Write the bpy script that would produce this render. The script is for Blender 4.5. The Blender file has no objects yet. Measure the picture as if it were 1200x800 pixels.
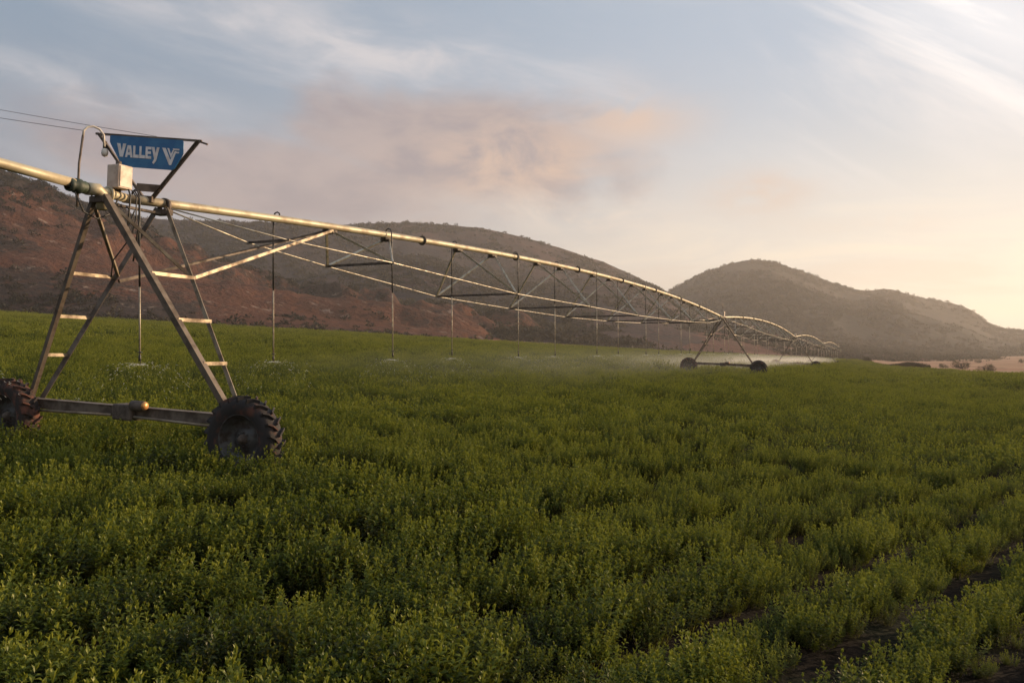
import bpy, math, random
import numpy as np
from mathutils import Vector, Matrix, Euler
R = math.radians
random.seed(7); rng = np.random.default_rng(7)
scene = bpy.context.scene
C = scene.collection

# ------------------------------------------------------------------ camera
ZC = 1.8
cd = bpy.data.cameras.new('camera'); cam = bpy.data.objects.new('camera', cd); C.objects.link(cam)
cd.lens = 30; cd.sensor_width = 36; cd.clip_start = .05; cd.clip_end = 9000
cam.location = (0, 0, ZC); cam.rotation_euler = (R(90 + 1.146), 0, 0)
scene.camera = cam

# ------------------------------------------------------------------ sun, sky, exposure
SUN_AZ, SUN_EL = 64.0, 11.5       # azimuth clockwise from the view direction (+Y)
S = Vector((math.sin(R(SUN_AZ))*math.cos(R(SUN_EL)), math.cos(R(SUN_AZ))*math.cos(R(SUN_EL)), math.sin(R(SUN_EL))))
sl = bpy.data.lights.new('sun', 'SUN'); so = bpy.data.objects.new('sun', sl); C.objects.link(so)
sl.energy = 5.0; sl.angle = R(0.6); sl.color = (1.0, .71, .43)
so.rotation_euler = S.to_track_quat('Z', 'Y').to_euler(); so.location = (60, 30, 40)

vs = scene.view_settings
scene.display_settings.display_device = 'sRGB'
vs.view_transform = 'Standard'; vs.look = 'None'; vs.gamma = 1; vs.use_curve_mapping = False
vs.exposure = 0.58

class NT:
    """small node-tree helper"""
    def __init__(s, tree): s.t = tree; s.n = tree.nodes; s.l = tree.links
    def new(s, typ, **kw):
        nd = s.n.new(typ)
        for k, v in kw.items(): setattr(nd, k, v)
        return nd
    def put(s, sock, v):
        if hasattr(v, 'is_linked'): s.l.new(v, sock)
        elif v is not None: sock.default_value = v
    def math(s, op, a, b=None, c=None, clamp=False):
        nd = s.new('ShaderNodeMath', operation=op, use_clamp=clamp)
        s.put(nd.inputs[0], a); s.put(nd.inputs[1], b); s.put(nd.inputs[2], c)
        return nd.outputs[0]
    def mix(s, f, a, b, blend='MIX'):
        nd = s.new('ShaderNodeMix', data_type='RGBA', blend_type=blend)
        s.put(nd.inputs[0], f); s.put(nd.inputs[6], a); s.put(nd.inputs[7], b)
        return nd.outputs[2]
    def noise(s, vec, scale, detail=4, rough=.55, dist=0):
        nd = s.new('ShaderNodeTexNoise')
        s.put(nd.inputs['Vector'], vec)
        nd.inputs['Scale'].default_value = scale; nd.inputs['Detail'].default_value = detail
        nd.inputs['Roughness'].default_value = rough; nd.inputs['Distortion'].default_value = dist
        return nd.outputs['Fac']
    def smooth(s, v, a, b, lo=0., hi=1.):
        nd = s.new('ShaderNodeMapRange', interpolation_type='SMOOTHSTEP')
        s.put(nd.inputs[0], v)
        for i, q in zip((1, 2, 3, 4), (a, b, lo, hi)): nd.inputs[i].default_value = q
        return nd.outputs[0]
    def mapping(s, vec, loc=(0, 0, 0), rot=(0, 0, 0), scale=(1, 1, 1)):
        nd = s.new('ShaderNodeMapping'); s.put(nd.inputs[0], vec)
        nd.inputs[1].default_value = loc; nd.inputs[2].default_value = rot; nd.inputs[3].default_value = scale
        return nd.outputs[0]

def c4(c): return (c[0], c[1], c[2], 1.0)

world = bpy.data.worlds.new('World'); scene.world = world; world.use_nodes = True
w = NT(world.node_tree); w.n.clear()
sky = w.new('ShaderNodeTexSky', sky_type='NISHITA')
sky.sun_disc = False; sky.sun_elevation = R(SUN_EL); sky.sun_rotation = R(SUN_AZ)
sky.altitude = 400; sky.air_density = 1.0; sky.dust_density = 1.6; sky.ozone_density = 1.2
SKY_STR = 0.075
tc = w.new('ShaderNodeTexCoord'); gen = tc.outputs['Generated']
sep = w.new('ShaderNodeSeparateXYZ'); w.put(sep.inputs[0], gen)
AZ = w.math('ARCTAN2', sep.outputs[0], sep.outputs[1]); EL = w.math('ARCSINE', sep.outputs[2])
cmb = w.new('ShaderNodeCombineXYZ'); w.put(cmb.inputs[0], AZ); w.put(cmb.inputs[1], EL); ae = cmb.outputs[0]
def dirn(x, y): return math.atan2((x-600)/1000, 1), math.atan2((420-y)/1000, math.hypot(1, (x-600)/1000))
def blob(x, y, rx, ry, tilt=0.):
    """soft region of the sky round a direction, radii in radians"""
    a0, e0 = dirn(x, y); a = w.math('SUBTRACT', AZ, a0); e = w.math('SUBTRACT', EL, e0); c_, s_ = math.cos(tilt), math.sin(tilt)
    u = w.math('ADD', w.math('MULTIPLY', a, c_/rx), w.math('MULTIPLY', e, s_/rx)); v = w.math('ADD', w.math('MULTIPLY', a, -s_/ry), w.math('MULTIPLY', e, c_/ry))
    return w.math('POWER', 2.718, w.math('MULTIPLY', w.math('ADD', w.math('MULTIPLY', u, u), w.math('MULTIPLY', v, v)), -1.0))
def cnoise(rot, sc, scale, seed, detail=7, rough=.6, dist=.4):
    return w.noise(w.mapping(w.mapping(ae, rot=(0, 0, rot)), loc=(seed, seed*.7, seed*.3), scale=(sc[0], sc[1], 1)), scale, detail, rough, dist)
right = w.smooth(AZ, -.55, .60); up = w.smooth(EL, .03, .36)
base = w.mix(1.0, sky.outputs[0], c4((SKY_STR,)*3), 'MULTIPLY')
hor = w.mix(right, c4((.29,.255,.26)), c4((.72,.645,.54))); top = w.mix(right, c4((.185,.248,.325)), c4((.36,.42,.50)))
base = w.mix(.88, base, w.mix(up, hor, top))
# high streaky veils, running down to the right
s1 = w.smooth(cnoise(.18, (1, 5.0), 2.6, 3.1), .46, .72); s2 = w.smooth(cnoise(.55, (1, 5.5), 2.3, 8.3), .42, .70); s3 = w.smooth(cnoise(.12, (1, 3.0), 9.0, 1.7), .38, .68)
wcol = w.mix(right, c4((.36,.365,.40)), c4((.68,.65,.64)))
col = w.mix(w.math('MULTIPLY', w.math('MULTIPLY', s1, w.smooth(EL, .10, .22)), w.smooth(AZ, .35, .0, 0, .55)), base, wcol)
wl = w.math('ADD', w.math('ADD', blob(300, 28, .22, .032, -.14), blob(520, 70, .24, .035, -.12)), blob(110, 112, .18, .026, -.18))
col = w.mix(w.math('MULTIPLY', wl, w.math('ADD', w.math('MULTIPLY', s3, .55), .12), clamp=True), col, c4((.44,.43,.45)))
r1 = w.math('MULTIPLY', w.smooth(AZ, .18, .45), w.smooth(EL, .14, .26)); col = w.mix(w.math('MULTIPLY', w.math('MULTIPLY', r1, s2), .7), col, c4((.66,.62,.60)))
wb = w.math('MULTIPLY', blob(1175, 22, .16, .050, -.60), w.math('ADD', s2, .5)); col = w.mix(w.math('MULTIPLY', wb, .95, clamp=True), col, c4((.86,.82,.80)))
# broad grey-mauve bank across the middle, peach where the sun reaches it
n_b = cnoise(.05, (1, 2.3), 4.2, 5.5, 8, .58); n_c = cnoise(.0, (1, 2.0), 10., 2.2, 6, .6)
m_b = w.math('ADD', w.math('MAXIMUM', blob(520, 175, .24, .075, -.02), blob(330, 205, .28, .055, -.05)), w.math('MULTIPLY', w.math('SUBTRACT', n_b, .5), 1.5))
mb = w.smooth(m_b, .34, .80)
col = w.mix(w.math('MULTIPLY', mb, .80), col, w.mix(w.smooth(n_c, .3, .7), c4((.235,.195,.210)), c4((.33,.265,.255))))
pe = w.math('MULTIPLY', w.math('MAXIMUM', w.math('MAXIMUM', blob(740, 140, .07, .030), blob(610, 190, .12, .045)), blob(890, 225, .05, .020)), w.smooth(n_c, .30, .60))
col = w.mix(w.math('MULTIPLY', pe, .75), col, c4((.53,.375,.285)))
# low bands and small lit tufts over the hills
n_d = cnoise(.0, (1, 6.0), 4.0, 9.1, 7, .62); low = w.smooth(EL, .22, .06)
col = w.mix(w.math('MULTIPLY', w.math('MULTIPLY', low, w.smooth(n_d, .44, .66)), .5), col, w.mix(right, c4((.40,.36,.35)), c4((.86,.72,.52))))
col = w.mix(w.math('MULTIPLY', w.math('MULTIPLY', low, w.smooth(n_d, .52, .36)), .35), col, w.mix(right, c4((.25,.22,.24)), c4((.60,.48,.37))))
tu = w.math('MULTIPLY', w.math('MAXIMUM', blob(690, 250, .10, .022, -.1), blob(1040, 262, .05, .012)), w.smooth(n_c, .42, .62))
col = w.mix(w.math('MULTIPLY', tu, .6), col, c4((.62,.53,.45)))
bg = w.new('ShaderNodeBackground'); w.put(bg.inputs[0], col); bg.inputs[1].default_value = 1.0
wo = w.new('ShaderNodeOutputWorld'); w.l.new(bg.outputs[0], wo.inputs[0])

# ------------------------------------------------------------------ numpy noise
_perm = rng.random((256, 256))
def vnoise(x, y):
    x = np.asarray(x, float); y = np.asarray(y, float)
    xi = np.floor(x).astype(int); yi = np.floor(y).astype(int)
    fx = x-xi; fy = y-yi; fx = fx*fx*(3-2*fx); fy = fy*fy*(3-2*fy)
    g = lambda a, b: _perm[a % 256, b % 256]
    return (g(xi, yi)*(1-fx)+g(xi+1, yi)*fx)*(1-fy)+(g(xi, yi+1)*(1-fx)+g(xi+1, yi+1)*fx)*fy
def fbm(x, y, o=5, rough=.5):
    s = 0; a = 1; t = 0
    for i in range(o):
        s = s+a*vnoise(x*2**i+17.3*i, y*2**i+9.1*i); t += a; a *= rough
    return s/t

# ------------------------------------------------------------------ object helpers
def obj(name, verts, faces, mat, parent=None, smooth=False):
    me = bpy.data.meshes.new(name)
    me.from_pydata([tuple(v) for v in verts], [], [tuple(f) for f in faces]); me.update()
    if mat is not None: me.materials.append(mat)
    if smooth: me.polygons.foreach_set('use_smooth', [True]*len(me.polygons))
    o = bpy.data.objects.new(name, me); C.objects.link(o)
    if parent is not None: o.parent = parent
    return o
def tag(o, label=None, cat=None, group=None, kind=None):
    if label: o['label'] = label
    if cat: o['category'] = cat
    if group: o['group'] = group
    if kind: o['kind'] = kind
    return o
def empty(name, loc, rot=(0, 0, 0)):
    o = bpy.data.objects.new(name, None); C.objects.link(o); o.location = loc; o.rotation_euler = rot
    o.empty_display_size = .3; return o
def copy_tree(o, parent=None):
    c = o.copy(); C.objects.link(c)
    if parent is not None: c.parent = parent
    for ch in list(o.children): copy_tree(ch, c)
    return c

class MB:
    """collects shapes for one mesh"""
    def __init__(s): s.v = []; s.f = []; s.sm = []
    def add(s, v, f, smooth=False):
        b = len(s.v); s.v += [tuple(q) for q in v]; s.f += [tuple(i+b for i in q) for q in f]; s.sm += [smooth]*len(f); return s
    def frame(s, a, b, up=(0, 0, 1)):
        a = Vector(a); b = Vector(b); z = (b-a).normalized(); up = Vector(up)
        if abs(z.dot(up)) > .98: up = Vector((1, 0, 0))
        x = up.cross(z).normalized(); y = z.cross(x); return a, b, x, y
    def bar(s, a, b, w, h, up=(0, 0, 1)):
        a, b, x, y = s.frame(a, b, up); v = []
        for p in (a, b):
            for i, j in ((-1, -1), (1, -1), (1, 1), (-1, 1)): v.append(p+x*i*w/2+y*j*h/2)
        return s.add(v, [(0, 3, 2, 1), (4, 5, 6, 7), (0, 1, 5, 4), (1, 2, 6, 5), (2, 3, 7, 6), (3, 0, 4, 7)])
    def angle(s, a, b, w, t=.012, up=(0, 0, 1), flip=1):
        a, b, x, y = s.frame(a, b, up); x = x*flip
        prof = [(0, 0), (w, 0), (w, t), (t, t), (t, w), (0, w)]; v = []
        for p in (a, b): v += [p+x*(i-w/2)+y*(j-w/2) for i, j in prof]
        n = 6; f = [(i, (i+1) % n, n+(i+1) % n, n+i) for i in range(n)]
        f += [(0, 3, 2, 1), (0, 5, 4, 3), (6, 7, 8, 9), (6, 9, 10, 11)]
        return s.add(v, f)
    def tube(s, pts, r, n=8, cap=True):
        pts = [Vector(p) for p in pts]; m = len(pts); v = []; px_ = None
        rr = r if isinstance(r, (list, tuple)) else [r]*m
        for i, p in enumerate(pts):
            d = (pts[min(i+1, m-1)]-pts[max(i-1, 0)]).normalized()
            if px_ is None:
                up = Vector((0, 0, 1)) if abs(d.z) < .9 else Vector((1, 0, 0)); x = up.cross(d).normalized()
            else: x = (px_-d*px_.dot(d)).normalized()
            px_ = x; y = d.cross(x)
            for k in range(n):
                a = 2*math.pi*k/n; v.append(p+(x*math.cos(a)+y*math.sin(a))*rr[i])
        f = [(i*n+k, i*n+(k+1) % n, (i+1)*n+(k+1) % n, (i+1)*n+k) for i in range(m-1) for k in range(n)]
        s.add(v, f, True)
        if cap:
            b = len(s.v)-len(v); s.f += [tuple(b+k for k in reversed(range(n))), tuple(b+(m-1)*n+k for k in range(n))]; s.sm += [False, False]
        return s
    def lathe(s, prof, n, M=Matrix.Identity(4), closed=False, smooth=True):
        """prof (radius, axial) turned round local Y"""
        m = len(prof); v = []
        for r, a in prof:
            for k in range(n):
                t = 2*math.pi*k/n; v.append(M @ Vector((r*math.cos(t), a, r*math.sin(t))))
        f = [(i*n+k, i*n+(k+1) % n, ((i+1) % m)*n+(k+1) % n, ((i+1) % m)*n+k) for i in range(m if closed else m-1) for k in range(n)]
        return s.add(v, f, smooth)
    def box(s, c, d, M=Matrix.Identity(4), bev=0):
        c = Vector(c); x, y, z = d[0]/2, d[1]/2, d[2]/2
        if not bev:
            v = [M @ (c+Vector((i*x, j*y, k*z))) for k in (-1, 1) for i, j in ((-1, -1), (1, -1), (1, 1), (-1, 1))]
            return s.add(v, [(0, 3, 2, 1), (4, 5, 6, 7), (0, 1, 5, 4), (1, 2, 6, 5), (2, 3, 7, 6), (3, 0, 4, 7)])
        import bmesh
        bm = bmesh.new(); bmesh.ops.create_cube(bm, size=1)
        for q in bm.verts: q.co = Vector((q.co.x*d[0], q.co.y*d[1], q.co.z*d[2]))
        bmesh.ops.bevel(bm, geom=list(bm.edges), offset=bev, segments=2, affect='EDGES', profile=.5)
        bm.verts.index_update()
        s.add([M @ (c+q.co) for q in bm.verts], [[q.index for q in f.verts] for f in bm.faces]); bm.free(); return s
    def build(s, name, mat, parent=None):
        o = obj(name, s.v, s.f, mat, parent)
        o.data.polygons.foreach_set('use_smooth', s.sm); return o

# ------------------------------------------------------------------ materials
def mat(name):
    m = bpy.data.materials.new(name); m.use_nodes = True; t = NT(m.node_tree); t.n.clear()
    return m, t, t.new('ShaderNodeOutputMaterial')
def principled(t, out, col, rough=.6, metal=0., bump=None, bump_s=.3, bump_d=.01):
    p = t.new('ShaderNodeBsdfPrincipled'); t.put(p.inputs['Base Color'], col); t.put(p.inputs['Roughness'], rough); t.put(p.inputs['Metallic'], metal)
    if bump is not None:
        b = t.new('ShaderNodeBump'); b.inputs['Strength'].default_value = bump_s; b.inputs['Distance'].default_value = bump_d
        t.put(b.inputs['Height'], bump); t.l.new(b.outputs[0], p.inputs['Normal'])
    t.l.new(p.outputs[0], out.inputs[0]); return p
def simple(name, c1, c2, rough=.6, metal=0., scale=6., r2=None, bump=.2, lo=.4, hi=.65, bd=.004):
    m, t, o = mat(name); tc = t.new('ShaderNodeTexCoord'); n = t.noise(tc.outputs['Object'], scale, 6, .6)
    f = t.smooth(n, lo, hi); col = t.mix(f, c4(c1), c4(c2))
    rr = t.math('ADD', t.math('MULTIPLY', f, (r2 or rough)-rough), rough)
    principled(t, o, col, rr, metal, t.noise(tc.outputs['Object'], scale*6, 4), bump, bd); return m
M = {}
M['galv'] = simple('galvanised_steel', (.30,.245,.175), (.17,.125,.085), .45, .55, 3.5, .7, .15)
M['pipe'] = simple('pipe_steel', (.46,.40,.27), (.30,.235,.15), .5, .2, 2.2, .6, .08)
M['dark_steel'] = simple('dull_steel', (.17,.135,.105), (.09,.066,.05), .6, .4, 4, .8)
M['bracket'] = simple('bracket_steel', (.12,.09,.07), (.06,.045,.035), .7, .2, 8, .85)
M['rod'] = simple('rod_steel', (.55,.50,.40), (.34,.28,.20), .4, .5, 6, .6)
M['tyre'] = simple('muddy_rubber', (.018,.015,.014), (.10,.038,.024), .85, 0, 5, .95, .5, .50, .72, .006)
M['mud'] = simple('mud_caked', (.022,.016,.014), (.13,.05,.032), .9, 0, 7, .95, .6, .42, .66, .01)
M['rim'] = simple('rim_steel', (.085,.083,.08), (.05,.036,.028), .55, .5, 7, .8)
M['hose'] = simple('black_hose', (.02,.02,.02), (.05,.04,.03), .5, 0, 8)
M['drop_pipe'] = simple('drop_pipe', (.42,.37,.28), (.25,.19,.13), .5, .3, 9, .7)
M['white_hose'] = simple('white_hose', (.72,.66,.58), (.55,.47,.38), .4, 0, 9)
M['boxmat'] = simple('control_box_paint', (.58,.46,.36), (.44,.32,.24), .45, 0, 5, .6)
M['green'] = simple('coupling_boot', (.04,.06,.035), (.02,.03,.02), .6, 0, 6)
M['bluesign'] = simple('sign_blue', (.014,.11,.27), (.035,.16,.32), .4, 0, 3, .5, .05)
M['letter'] = simple('sign_white', (.72,.70,.70), (.60,.55,.52), .5, 0, 9, .5, .05)
M['amber'] = simple('motor_paint', (.62,.32,.10), (.35,.13,.05), .35, .3, 8, .6)
M['redbox'] = simple('gearbox_rust', (.38,.10,.06), (.16,.05,.035), .6, .1, 9, .8)
M['wire'] = simple('wire', (.12,.12,.12), (.16,.14,.12), .5, .3, 3)

def leafy(name, dark, mid, tip, trans=.35, gloss=.025, nscale=.06):
    """foliage: colour from a per-vertex 'tip' value, varied per plant and across the field"""
    m, t, o = mat(name)
    a = t.new('ShaderNodeAttribute', attribute_name='tip')
    oi = t.new('ShaderNodeObjectInfo'); g = t.new('ShaderNodeNewGeometry')
    n1 = t.noise(g.outputs['Position'], nscale, 4, .6); n2 = t.noise(g.outputs['Position'], nscale*14, 2, .5)
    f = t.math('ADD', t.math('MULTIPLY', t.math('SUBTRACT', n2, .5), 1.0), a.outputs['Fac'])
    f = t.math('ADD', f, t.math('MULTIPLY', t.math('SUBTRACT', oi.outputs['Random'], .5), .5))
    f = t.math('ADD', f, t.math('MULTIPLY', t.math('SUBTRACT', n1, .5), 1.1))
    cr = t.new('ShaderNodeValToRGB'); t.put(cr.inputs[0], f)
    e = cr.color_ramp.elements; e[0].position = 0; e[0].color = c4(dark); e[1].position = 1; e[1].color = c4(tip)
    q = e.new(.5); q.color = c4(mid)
    d = t.new('ShaderNodeBsdfDiffuse'); t.put(d.inputs[0], cr.outputs[0])
    tr = t.new('ShaderNodeBsdfTranslucent'); t.put(tr.inputs[0], t.mix(.5, cr.outputs[0], c4(tip)))
    gl = t.new('ShaderNodeBsdfGlossy'); gl.inputs['Roughness'].default_value = .45; gl.inputs[0].default_value = (.9, .9, .8, 1)
    m1 = t.new('ShaderNodeMixShader'); m1.inputs[0].default_value = trans; t.l.new(d.outputs[0], m1.inputs[1]); t.l.new(tr.outputs[0], m1.inputs[2])
    m2 = t.new('ShaderNodeMixShader'); m2.inputs[0].default_value = gloss; t.l.new(m1.outputs[0], m2.inputs[1]); t.l.new(gl.outputs[0], m2.inputs[2])
    t.l.new(m2.outputs[0], o.inputs[0]); return m
M['crop'] = leafy('crop_leaf', (.009,.020,.004), (.074,.108,.011), (.245,.255,.028))  # dark end paints shade low in the plant, pale end is young growth
M['scrub'] = leafy('scrub_leaf', (.018,.018,.012), (.032,.028,.018), (.06,.046,.028), .2, .02, .004)
M['shrub'] = leafy('shrub_leaf', (.03,.028,.016), (.055,.045,.025), (.09,.07,.035), .25, .02, .05)
M['bark'] = simple('bark', (.10,.07,.05), (.05,.035,.025), .9, 0, 6)

def hill_mat(name, grass, grass2, soil, scrub, bias=0., scale=.011, rock=0.):
    m, t, o = mat(name); g = t.new('ShaderNodeNewGeometry'); P = g.outputs['Position']
    n1 = t.noise(P, scale, 8, .62, .6); n2 = t.noise(P, scale*5, 7, .65, .4); n3 = t.noise(t.mapping(P, scale=(1, 1, 4)), scale*2.2, 7, .6, 1.)
    n4 = t.noise(P, scale*26, 4, .6)
    col = t.mix(t.smooth(n2, .38, .62), c4(grass), c4(grass2))
    col = t.mix(t.math('MULTIPLY', t.smooth(n3, .5, .68), .75), col, c4(soil))
    att = t.new('ShaderNodeAttribute', attribute_name='scrub')  # scrub cover; on the main hill it also carries painted slope shade
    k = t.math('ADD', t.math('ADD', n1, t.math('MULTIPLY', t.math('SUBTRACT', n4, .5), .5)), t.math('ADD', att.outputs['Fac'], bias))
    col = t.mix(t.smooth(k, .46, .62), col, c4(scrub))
    if rock:
        rk = t.math('MULTIPLY', t.smooth(t.noise(t.mapping(P, scale=(1, 1, .5)), scale*9, 5, .7), .60, .68), rock)
        col = t.mix(rk, col, c4((.26, .20, .16)))
    principled(t, o, col, .95, 0, t.math('ADD', n4, n2), .9, 2.5).inputs['Specular IOR Level'].default_value = .05; return m
M['hill_main'] = hill_mat('hill_main', (.062,.034,.031), (.044,.029,.029), (.078,.041,.035), (.027,.022,.025), .0)  # purple-dark scrub tone doubles as shade painted on the slope
M['hill_left'] = hill_mat('hill_left', (.100,.040,.024), (.072,.033,.023), (.118,.050,.031), (.038,.026,.022), .02, .016, .7)
M['hill_low'] = hill_mat('hill_low', (.13,.056,.040), (.09,.044,.034), (.15,.07,.05), (.040,.028,.025), -.02, .016)
M['hill_far'] = hill_mat('hill_far', (.040,.029,.024), (.033,.026,.021), (.047,.034,.027), (.026,.023,.019), .03, .008, .25)

# ------------------------------------------------------------------ the lie of the land
DV = Vector((.4030, .9152, 0)).normalized()      # direction of the pipeline
LV = Vector((-DV.y, DV.x, 0))                    # to its far side (left)
T1 = Vector((-6.27, 14.0, 0)); SPAN = 54.86
def ground_z(X, Y):
    X = np.asarray(X, float); Y = np.asarray(Y, float)
    s = (X-T1.x)*LV.x+(Y-T1.y)*LV.y; l = (X-T1.x)*DV.x+(Y-T1.y)*DV.y
    sp = np.clip(s, -400, 400)
    z = .070*(sp+np.sqrt(sp*sp+64.))/2-.13
    z = z+.30*np.clip(l/45., 0, 1)**2*(3-2*np.clip(l/45., 0, 1))
    z = z-.74*np.clip((-sp-4.)/9., 0, 1)**2*(3-2*np.clip((-sp-4.)/9., 0, 1))
    far = np.clip((np.hypot(X, Y)-150)/600., 0, 1)
    z = z*(1-.0*far)+far*8.0*np.clip((s+250)/-300.+1, 0, 1)
    z = z+.10*(fbm(X*.05+5, Y*.05, 3)-.5)+np.clip(np.hypot(X, Y)/120-.6, 0, 1)*1.0*(fbm(X*.012+3, Y*.012+8, 4)-.5)
    return z
EDGE = [(-1400,150),(-600,150),(-200,168),(0,180),(300,190),(460,212),(640,240),(800,268),(900,278),(985,284),(1004,262),(1012,225),(1045,195),(1090,165),(1140,138),(1200,117),(1500,92),(3000,80)]
_ea = np.array([math.atan2(x-600, 1000) for x, d in EDGE]); _ed = np.array([d*math.hypot(1, (x-600)/1000) for x, d in EDGE])
def in_field(X, Y):
    a = np.arctan2(X, np.maximum(Y, .01)); r = np.hypot(X, Y)
    e = np.where(Y > 0, np.interp(a, _ea, _ed), 80.)
    return r < e+2.5*(vnoise(X*.15, Y*.15)-.5)

# wheel track: bare strip the near wheel of the first tower has pressed into the crop
TW = T1+DV*-.28-LV*2.6
def track_dist(X, Y, base=TW):
    sx = X-base.x; sy = Y-base.y
    v = -(sx*LV.x+sy*LV.y); u = sx*DV.x+sy*DV.y
    own = np.where((v > -.4) & (v < 5), np.abs(u)+np.clip(v-3, 0, 2)*.3, 9.)
    old = np.where((v > -1.) & (v < 30), np.abs(u-7.9+.25*np.sin(v*.35)), 9.)      # an earlier, half-overgrown pass
    return np.minimum(own, old)

# ground: one sheet, fine near the camera and out to the horizon
nr, na = 230, 420
rad = np.concatenate([[0.], np.geomspace(.6, 2750, nr)])
ang = np.linspace(0, 2*math.pi, na, endpoint=False)
rr, aa = np.meshgrid(rad[1:], ang, indexing='ij')
GX = np.sin(aa)*rr; GY = np.cos(aa)*rr; GZ = ground_z(GX, GY)
GZ = GZ-.14*np.exp(-(track_dist(GX, GY)/.22)**2)
gv = np.vstack([[0, 0, float(ground_z(0, 0))], np.stack([GX, GY, GZ], -1).reshape(-1, 3)])
gf = [(0, 1+(k+1) % na, 1+k) for k in range(na)]
gf += [(1+i*na+k, 1+i*na+(k+1) % na, 1+(i+1)*na+(k+1) % na, 1+(i+1)*na+k) for i in range(nr-1) for k in range(na)]
m, t, o = mat('ground'); g = t.new('ShaderNodeNewGeometry'); P = g.outputs['Position']
fa = t.new('ShaderNodeAttribute', attribute_name='field')
n1 = t.noise(P, .03, 7, .6, .5); n2 = t.noise(P, .5, 6, .6); n3 = t.noise(P, 9, 5, .6); n5 = t.noise(P, .12, 6, .65)
dry = t.mix(t.smooth(n1, .4, .6), c4((.30,.155,.095)), c4((.36,.22,.14)))
dry = t.mix(t.math('MULTIPLY', t.smooth(n5, .5, .64), .8), dry, c4((.12,.085,.05)))
soil = t.mix(n3, c4((.004,.003,.002)), c4((.012,.008,.006)))
soil = t.mix(t.smooth(n2, .45, .6), soil, c4((.007,.009,.004)))
principled(t, o, t.mix(fa.outputs['Fac'], dry, soil), .95, 0, t.math('ADD', n3, n2), .8, .05).inputs['Specular IOR Level'].default_value = .06
M['ground'] = m
go = obj('ground', gv, gf, M['ground'], smooth=True); tag(go, kind='structure')
at = go.data.attributes.new('field', 'FLOAT', 'POINT')
at.data.foreach_set('value', np.concatenate([[1.], in_field(GX, GY).astype(float).reshape(-1)]))

# ------------------------------------------------------------------ hills
def hill(name, sky_pts, Yc, Yb, material, x0, x1, rough=.10, back=500, nx=420, nt=70, power=1.15, seed=0, gully=.2, scrub_shade_fn=None, crag=0.):
    """a real ridge: crest at depth Yc with the given outline, slope down to depth Yb, and a far side"""
    xs = np.linspace(x0, x1, nx); sx = [p[0] for p in sky_pts]; sy = [p[1] for p in sky_pts]
    ycr = np.interp(xs, sx, sy); kern = np.ones(7)/7; ycr = np.convolve(np.pad(ycr, 3, 'edge'), kern, 'valid')
    D = np.interp(xs, [x0, x1], Yc) if isinstance(Yc, tuple) else np.full(nx, float(Yc))
    top = ZC+D*(420-ycr)/1000.
    tt = np.concatenate([np.linspace(0, 1, nt), 1+np.linspace(0, 1, 14)[1:]])
    TT, XX = np.meshgrid(tt, xs, indexing='ij'); DD = np.broadcast_to(D, TT.shape); TOP = np.broadcast_to(top, TT.shape)
    front = np.clip(TT, 0, 1)
    Y = Yb+(DD-Yb)*front+np.clip(TT-1, 0, 1)*back
    X = (XX-600)/1000.*Y
    gz = ground_z(X, Y)
    Hh = np.maximum(TOP-gz, -6.)
    prof = front**power
    hgt = gz-3+(Hh+3)*prof
    n = fbm(X*.006+seed, Y*.006+seed*2, 6, .55)-.5
    rid = 1-np.abs(2*fbm(X*.0045+seed*3.1+.9, Y*.0022+seed, 4)-1)
    env = front*(1-front)*4
    hgt = hgt+Hh*(gully*(rid-.72)*2+rough*4*n)*env*.8
    fine = (fbm(X*.05+seed, Y*.05, 4, .6)-.5)
    hgt = hgt+fine*np.clip(front*4, 0, 1)*2.6*(DD/900.)
    if crag: hgt = hgt+crag*(np.clip(fbm(X*.03, Y*.03+seed, 4)-.42, 0, 1))*np.clip(front*2.5-.9, 0, 1)*np.clip((1-front)*4, .06, 1)*60
    b = np.clip(TT-1, 0, 1); hgt = hgt*(1-b**1.3)+(gz-4)*b**1.3
    v = np.stack([X, Y, hgt], -1).reshape(-1, 3); m_ = len(tt)
    f = [(i*nx+k, i*nx+k+1, (i+1)*nx+k+1, (i+1)*nx+k) for i in range(m_-1) for k in range(nx-1)]
    ho = obj(name, v, f, material, smooth=True); tag(ho, kind='structure')
    sc = scrub_shade_fn(XX, TT, X, Y) if scrub_shade_fn else np.zeros_like(TT)
    at = ho.data.attributes.new('scrub', 'FLOAT', 'POINT'); at.data.foreach_set('value', np.ascontiguousarray(sc, dtype=float).reshape(-1))
    return dict(X=X[:nt], Y=Y[:nt], Z=hgt[:nt], XX=XX[:nt], T=TT[:nt], sc=sc[:nt])
gs = lambda x, c, w_: np.exp(-((x-c)/w_)**2)
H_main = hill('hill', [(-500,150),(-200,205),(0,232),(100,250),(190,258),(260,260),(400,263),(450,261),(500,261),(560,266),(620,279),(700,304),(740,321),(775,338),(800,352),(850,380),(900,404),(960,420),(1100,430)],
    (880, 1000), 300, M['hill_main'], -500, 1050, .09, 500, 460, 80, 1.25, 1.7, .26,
    lambda XX, T, X, Y: .16*gs(XX, 380, 120)*gs(T, .55, .3)+.20*gs(XX, 590, 60)*gs(T, .35, .3)-.10*gs(XX, 600, 120)*gs(T, .95, .25)+.02)  # first term: scrub, and the hollow slope's shade put into the colour
H_left = hill('hill', [(-600,120),(-200,176),(0,203),(40,216),(60,226),(90,240),(120,252),(160,272),(200,292),(250,312),(300,328),(360,345),(430,361),(500,376),(560,390),(640,408),(700,425)],
    (470, 430), 205, M['hill_left'], -600, 720, .055, 260, 420, 80, 1.2, 4.3, .12,
    lambda XX, T, X, Y: .24*np.clip((T-.55)*5, 0, 1)*np.clip((210-XX)/100, 0, 1)-.08*gs(T, .5, .2)+.14*gs(T, .03, .14), crag=.9)
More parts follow.
